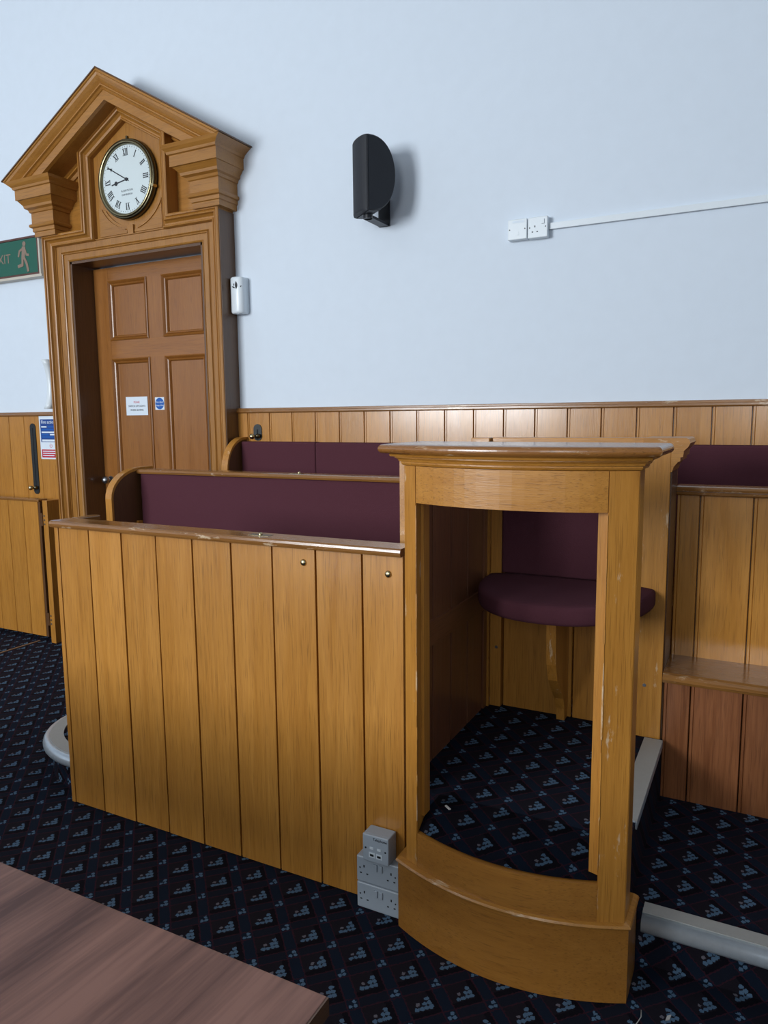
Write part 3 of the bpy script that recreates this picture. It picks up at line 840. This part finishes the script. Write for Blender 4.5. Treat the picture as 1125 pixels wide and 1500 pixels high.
box('post_lining', -.346, -.3205, 1.783, 1.80, .322, 1.264, 'oak_z', ws)
box('post_lining', -.8205, -.812, 1.80, 1.838, .36, 1.264, 'oak_z', ws)
wood('oak_chipped', OD, OL, 'z', wear=0.11)
for xe, sg in ((-.8205, -1), (-.3195, 1)):
    ye = bowY(xe - SC, SH, SCH, SSG)
    bm = bmesh.new()
    for k in range(26):        # irregular chipped arris, thicker and thinner along its length
        z0 = .36 + k * .0345; w_ = random.uniform(.0004, .0022)
        bx(bm, xe - w_, xe + w_, ye - .0006 - w_ * .3, ye + .003, z0, z0 + .0346)
    obj('worn_arris', bm, 'oak_chipped', ws)
obj('apron', bow_piece(-.820, -.320, 0, -.028, 1.264, 1.362), 'oak_x', ws)
lay = [(-.001, 1.3625), (.003, 1.364), (.006, 1.369), (.006, 1.373), (.010, 1.374), (.012, 1.379), (.016, 1.383), (.019, 1.384), (.019, 1.387), (.028, 1.388), (.030, 1.392), (.028, 1.396)]
obj('cornice', bow_loft(lay, SC, SH, SCH, SSG, 1.90), 'oak_x', ws)
lay = [(.022, 1.396)] + [(.040 + .0125 * math.sin(a), 1.4085 - .0125 * math.cos(a)) for a in [math.pi * i / 10 for i in range(11)]] + [(.03, 1.4213)]
obj('desk_top', bow_loft(lay, SC, SH, SCH, SSG, 1.97), 'oak_cap_worn_x', ws)

# platform of the stand with carpet that sags over the bowed front edge
pf = struct(box('platform', -.99, -.27, 1.93, 2.85, ZS, ZF, 'carpet'), 'raised carpeted floor block inside the witness stand', 'platform')
bm = bmesh.new()
nx, ny = 30, 14
G = []
for j in range(ny + 1):
    row = []
    for i in range(nx + 1):
        x = -.8195 + (.498) * i / nx
        yf_ = bowY(x - SC, SH, SCH, SSG) + .012
        tt = j / ny
        y = yf_ + (1.93 - yf_) * tt
        bulge = .012 * math.exp(-((x + .80) / .05) ** 2) + .006 * math.sin(x * 31)
        z = .326 + (ZF + .001 - .326) * (1 - (1 - tt) ** 2.2) + bulge * math.sin(math.pi * min(1, tt * 1.2)) * .9
        row.append(bm.verts.new((x, y, z)))
    G.append(row)
for j in range(ny):
    for i in range(nx):
        bm.faces.new((G[j][i], G[j][i + 1], G[j + 1][i + 1], G[j + 1][i]))
bmesh.ops.solidify(bm, geom=bm.faces[:], thickness=.006)
obj('carpet_flap', bm, 'carpet', ws, True)
bm = bmesh.new(); bx(bm, -.8195, -.3215, 1.80, 1.93, .2205, .30); obj('floor_bearer', bm, 'oak_dark_x', ws)

mp_ = thing('metal_edge_plate', 'flat grey metal edging plate on the open side of the witness platform', 'edging', (-.3, 2.3, ZF))
box('plate', -.327, -.266, 2.035, 2.612, ZF, ZF + .004, 'aluminium_flat', mp_)
box('lip', -.2695, -.2655, 2.035, 2.612, ZF - .022, ZF, 'aluminium', mp_)
box('front_lip', -.327, -.2695, 2.031, 2.035, ZF - .02, ZF + .004, 'aluminium', mp_)

# left partition of the stand: dark pine boarding with a middle rail
sp_ = thing('side_partition', 'dark stained pine boarded partition inside the left of the witness stand', 'partition', (-.95, 2.3, ZF))
PX = -.932
ys = [2.0, 2.138, 2.295, 2.455, 2.615]
for a, b in zip(ys, ys[1:]):
    for z0, h in ((ZF, .398), (.839, .545)):
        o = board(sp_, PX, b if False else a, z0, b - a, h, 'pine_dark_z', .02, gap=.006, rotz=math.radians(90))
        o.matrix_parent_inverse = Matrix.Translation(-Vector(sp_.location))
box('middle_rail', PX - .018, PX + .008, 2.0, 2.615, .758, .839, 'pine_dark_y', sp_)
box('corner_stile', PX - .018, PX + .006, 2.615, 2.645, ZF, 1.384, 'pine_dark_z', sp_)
box('corner_bead', PX - .005, PX + .014, 2.646, 2.660, ZF, 1.384, 'oak_z', sp_)
box('outer_face', PX - .05, PX - .021, 2.0, 2.66, ZF, 1.384, 'oak_y', sp_)
box('top_cap', PX - .056, PX + .012, 2.0, 2.60, 1.3845, 1.398, 'oak_cap_y', sp_)

# back of the stand
db = thing('stand_back', 'oak back frame of the witness stand with moulded post head', 'panel', (-.6, 2.68, ZF))
box('left_stile', -.918, -.874, 2.662, 2.70, ZF, 1.381, 'oak_z', db, .002)
for a, b in ((-.872, -.602), (-.600, -.368)):
    o = board(db, a, 2.684, ZF, b - a, 1.02, 'oak_z', .018)
    o.matrix_parent_inverse = Matrix.Translation(-Vector(db.location))
bm = bmesh.new(); bx(bm, -.366, -.277, 2.622, 2.86, ZF, 1.381, .002); obj('end_post', bm, 'oak_worn_z', db)
box('post_edge', -.277, -.2725, 2.632, 2.80, ZF, 1.30, 'oak_dark_z', db)
box('top_rail', -.908, -.366, 2.64, 2.72, 1.3815, 1.414, 'oak_x', db, .003)
hd = [(-.366, 1.3815), (-.277, 1.3815), (-.277, 1.30), (-.272, 1.302), (-.268, 1.318), (-.256, 1.334), (-.248, 1.338), (-.248, 1.35), (-.240, 1.352), (-.238, 1.372), (-.226, 1.384), (-.219, 1.398), (-.224, 1.411), (-.232, 1.4145), (-.366, 1.4145)]
bm = bmesh.new(); prism(bm, hd, XZ, 2.6225, 2.84); obj('post_head', bm, 'oak_worn_x', db)
box('corner_cap', -.986, -.913, 2.622, 2.668, 1.3815, 1.4135, 'oak_worn_x', db, .003)
for xx, zz in ((-.892, .60), (-.335, .55)):
    bm = bmesh.new(); cyl(bm, (xx, 2.66 if xx < -.5 else 2.6205, zz), 'y', .006, .003, 10); obj('screw', bm, 'steel', db)

st_ = thing('fold_down_seat', 'half-round maroon cushioned seat on a curved bracket inside the witness stand', 'seat', (-.6, 2.6, ZF))
pad('back_cushion', -.870, -.369, 2.645, 2.6835, .90, 1.36, st_, .012)
bm = bmesh.new()
def seat_ring(sc, z, n=36):
    hw, pj, e = .305 * sc, .41 * sc, 2.25
    pts = []
    for i in range(n + 1):
        a = math.pi * i / n
        ca, sa = math.cos(a), math.sin(a)
        pts.append((-.613 - hw * math.copysign(abs(ca) ** (2 / e), ca), 2.644 - pj * abs(sa) ** (2 / e), z))
    return pts
loft(bm, [seat_ring(s_, z) for s_, z in ((.95, .832), (.985, .835), (.998, .845), (1.0, .862), (.998, .882), (.99, .891), (.965, .896), (.9, .899), (.6, .905))])
obj('seat_cushion', bm, 'cushion', st_, True)
box('seat_board', -.80, -.42, 2.38, 2.683, .816, .832, 'oak_x', st_)
bpts = [(2.40, .816), (2.46, .79), (2.478, .77), (2.482, .70), (2.490, .62), (2.515, .555), (2.565, .50), (2.61, .455), (2.632, .41), (2.638, ZF + .001), (2.683, ZF + .001), (2.683, .816)]
bm = bmesh.new(); prism(bm, bpts, YZ, -.646, -.616); brk = obj('bracket', bm, 'oak_z', st_)
bm = bmesh.new(); prism(bm, [(a - .003, b) for a, b in bpts[2:9]] + [(a + .004, b) for a, b in bpts[8:1:-1]], YZ, -.648, -.614); obj('bracket_edge', bm, 'oak_worn_z', brk)

# ------------------------------------------------------------------ sockets on the front panel
def pin_holes(parent, x, y, z, s=1.0):
    box('pin_hole', x - .002, x + .002, y - .0004, y + .001, z + .009, z + .017, 'hole', parent)
    for d in (-.011, .011): box('pin_hole', x + d - .0032, x + d + .0032, y - .0004, y + .001, z - .012, z - .008, 'hole', parent)
def double_socket(x0, z0, label):
    o = thing('double_socket', label, 'socket', (x0 + .072, YP, z0))
    y = 1.812
    box('faceplate', x0, x0 + .144, y, YP - .003, z0, z0 + .0835, 'grey_plastic', o, .004)
    for xx in (x0 + .026, x0 + .118):
        pin_holes(o, xx, y, z0 + .040)
    for xx in (x0 + .0595, x0 + .0775): box('rocker', xx, xx + .012, y - .004, y + .002, z0 + .048, z0 + .070, 'grey_plastic', o, .001)
    for xx in (x0 + .012, x0 + .132):
        bm = bmesh.new(); cyl(bm, (xx, y - .0005, z0 + .046), 'y', .0026, .002, 10); obj('screw', bm, 'iron', o)
    return o
double_socket(-1.045, .001, 'grey double socket at carpet level on the oak front panel')
double_socket(-1.045, .086, 'grey double socket under the data outlet on the oak front panel')
do = thing('data_outlet', 'grey square data outlet box above the two floor-level sockets', 'outlet', (-.98, YP, .17))
DX, DZ = -1.014, .150
DYF = 1.797
box('box', DX, DX + .086, DYF + .008, YP - .0035, DZ + .0205, DZ + .106, 'grey_plastic', do, .003)
box('faceplate', DX - .0005, DX + .0865, DYF, DYF + .0085, DZ + .02, DZ + .1065, 'grey_plastic', do, .003)
for k in (0, 1):
    jk = box('jack', DX + .021 + .024 * k, DX + .041 + .024 * k, DYF - .001, DYF + .002, DZ + .036, DZ + .052, 'white_plastic', do)
    box('jack_mouth', DX + .025 + .024 * k, DX + .037 + .024 * k, DYF - .0014, DYF, DZ + .040, DZ + .047, 'iron', jk)
    box('jack_tab', DX + .024 + .025 * k, DX + .036 + .025 * k, DYF - .0012, DYF + .002, DZ + .062, DZ + .069, 'white_plastic', do)
for xx in (.010, .076):
    bm = bmesh.new(); cyl(bm, (DX + xx, DYF - .0006, DZ + .063), 'y', .003, .002, 10); obj('screw', bm, 'iron', do)
text('Openreach' if False else 'Telephone', .011, (DX + .058, DYF - .0004, DZ + .095), 'ink', do)

# ------------------------------------------------------------------ wall fittings
ap = thing('data_plate', 'white blank data plate on the wall, left of the single socket', 'outlet', (-1.04, W, 2.29))
box('plate', -1.092, -1.003, 3.36, W - .0005, 2.288, 2.377, 'white_plastic', ap, .003)
box('shutter', -1.056, -1.040, 3.3585, 3.362, 2.306, 2.322, 'white_plastic', ap)
box('label_strip', -1.07, -1.015, 3.3595, 3.361, 2.360, 2.370, 'paper', ap)
for xx in (-1.083, -1.012):
    bm = bmesh.new(); cyl(bm, (xx, 3.3592, 2.3325), 'y', .0028, .002, 10); obj('screw', bm, 'iron', ap)
sk = thing('single_socket', 'white single switched socket on the wall at the end of the trunking', 'socket', (-.95, W, 2.29))
box('plate', -.999, -.909, 3.36, W - .0005, 2.286, 2.376, 'white_plastic', sk, .003)
pin_holes(sk, -.966, 3.3596, 2.322)
box('rocker', -.936, -.923, 3.3555, 3.362, 2.343, 2.364, 'white_plastic', sk, .001)
for xx in (-.990, -.918):
    bm = bmesh.new(); cyl(bm, (xx, 3.3592, 2.331), 'y', .0028, .002, 10); obj('screw', bm, 'iron', sk)
tr = thing('cable_trunking', 'thin white cable trunking running along the wall from the socket', 'trunking', (0, W, 2.32))
box('channel', -.908, 1.62, 3.386, W - .0005, 2.322, 2.347, 'white_plastic', tr)
box('lid', -.908, 1.62, 3.383, 3.3862, 2.321, 2.348, 'white_plastic', tr, .001)

af = thing('air_freshener', 'white air freshener with a black lotus cut-out beside the door casing', 'dispenser', (-2.65, W, 2.07))
FX, FZ0, FZ1 = -2.638, 2.072, 2.268
bm = bmesh.new()
A = [math.pi * i / 12 for i in range(13)]
def fr(z, s):
    return [(FX - .043 * s * math.cos(a), 3.355 - .027 * s * math.sin(a) ** .8, z) for a in A] + [(FX + .043 * s, W - .001, z), (FX - .043 * s, W - .001, z)]
loft(bm, [fr(FZ0, .8), fr(FZ0 + .004, .92), fr(FZ0 + .012, 1), fr(FZ1 - .012, 1), fr(FZ1 - .004, .95), fr(FZ1, .82)])
obj('body', bm, 'white_plastic', af, True)
bm = bmesh.new()
def petal(cx, cz, ang, l, w, y):
    pts = [(w * math.sin(math.pi * i / 8) * (1 if i <= 8 else -1), -l + 2 * l * i / 8) for i in range(9)] + [(-w * math.sin(math.pi * i / 8), -l + 2 * l * i / 8) for i in range(7, 0, -1)]
    ca, sa = math.cos(ang), math.sin(ang)
    prism(bm, [(cx + x * ca - z * sa, cz + x * sa + z * ca) for x, z in pts], XZ, y - .0015, y + .004)
LFX = FX + .010
petal(LFX, 2.222, 0, .021, .0075, 3.3285)
for s, yy in ((-1, 3.3285), (1, 3.337)):
    petal(LFX + s * .015, 2.226, s * .2, .008, .003, yy); petal(LFX + s * .018, 2.212, s * -1.05, .012, .004, yy)
obj('lotus_vent', bm, 'ink', af)
bm = bmesh.new(); cyl(bm, (FX, 3.362, FZ0 - .003), 'z', .018, .004, 16); obj('base_button', bm, 'grey_plastic', af)

# loudspeaker: D-shaped side cheeks with a rounded front grille, turned towards the door
ls = thing('loudspeaker', 'black D-shaped loudspeaker on a bracket high on the white wall', 'loudspeaker', (-1.66, W, 2.42))
def spk(pts3):
    ang = math.radians(-40)        # turns the front (-Y) towards -X
    c_, s_ = math.cos(ang), math.sin(ang)
    return [(-1.743 + x * c_ - y * s_, 3.225 + x * s_ + y * c_, 2.622 + z) for x, y, z in pts3]
HH, DD, WW = .170, .137, .086
n = 22
prof = [(-.028, -HH), ] + [(-.028 + DD * math.sin(math.pi * i / n) ** .8, -HH * math.cos(math.pi * i / n)) for i in range(1, n)] + [(-.028, HH)]
bm = bmesh.new()
loft(bm, [spk([(xx, y * s_ if y > 0 else y, z * s_) for y, z in prof]) for xx, s_ in ((-WW, .97), (-WW + .006, 1), (WW - .006, 1), (WW, .97))])
obj('cabinet', bm, 'black_plastic', ls)
bm = bmesh.new()
sect = [(-WW + .002, -.029)] + [(WW * math.cos(math.pi * (1 - i / 14)) * .98, -.031 - .030 * math.sin(math.pi * i / 14)) for i in range(15)] + [(WW - .002, -.029)]
zs_ = [(-HH + .003, .9), (-HH + .01, 1), (HH - .01, 1), (HH - .003, .9)]
loft(bm, [spk([(x, -.029 + (y + .029) * k, z) for x, y in sect]) for z, k in zs_])
obj('grille', bm, 'black_grille', ls, False)
bm = bmesh.new(); cyl(bm, (-1.743, 3.225, 2.436), 'z', .022, .022, 16); obj('pivot', bm, 'black_plastic', ls)
bm = bmesh.new(); bx(bm, -1.767, -1.717, 3.222, W - .001, 2.436, 2.449); bx(bm, -1.772, -1.712, W - .012, W - .0005, 2.436, 2.56); obj('bracket', bm, 'black_plastic', ls)

# ------------------------------------------------------------------ table in the foreground
tb = thing('meeting_table', 'walnut laminate table top in the foreground', 'table', (-1.35, .35, 0))
TZ0, TZ1 = .712, .74
box('table_top', -3.67, -.473, -.46, .738, TZ0, TZ1, 'walnut', tb, .0015)  # out-of-view end lengthened to throw shade on the front panel
box('edge_band', -.4729, -.4705, -.46, .738, TZ0 + .001, TZ1 - .001, 'oak_dark_y', tb)
for xx in (-3.6, -2.1, -.58):
    for yy in (-.36, .64): box('leg', xx - .02, xx + .02, yy - .02, yy + .02, 0, TZ0, 'iron', tb, .003)

# ------------------------------------------------------------------ lint on the carpet
bm = bmesh.new(); tube(bm, [(-.215, 1.715, .004), (-.208, 1.735, .006), (-.203, 1.757, .005), (-.206, 1.780, .004)], .0012, 6)
tag(obj('loose_thread', bm, 'thread', None, True), 'pale loose thread on the carpet beside the witness stand base', 'thread')
bm = bmesh.new(); prism(bm, [(-.148, 1.775), (-.139, 1.783), (-.137, 1.799), (-.146, 1.791)], XY, .001, .004)
tag(obj('paper_scrap', bm, 'thread'), 'tiny pale scrap on the carpet below the straight step nosing', 'scrap')
bm = bmesh.new(); prism(bm, [(-.775, 1.862), (-.756, 1.848), (-.752, 1.852), (-.772, 1.867)], XY, .368, .371)
tag(obj('paper_scrap', bm, 'thread'), 'tiny pale splinter on the carpet inside the witness stand', 'scrap')
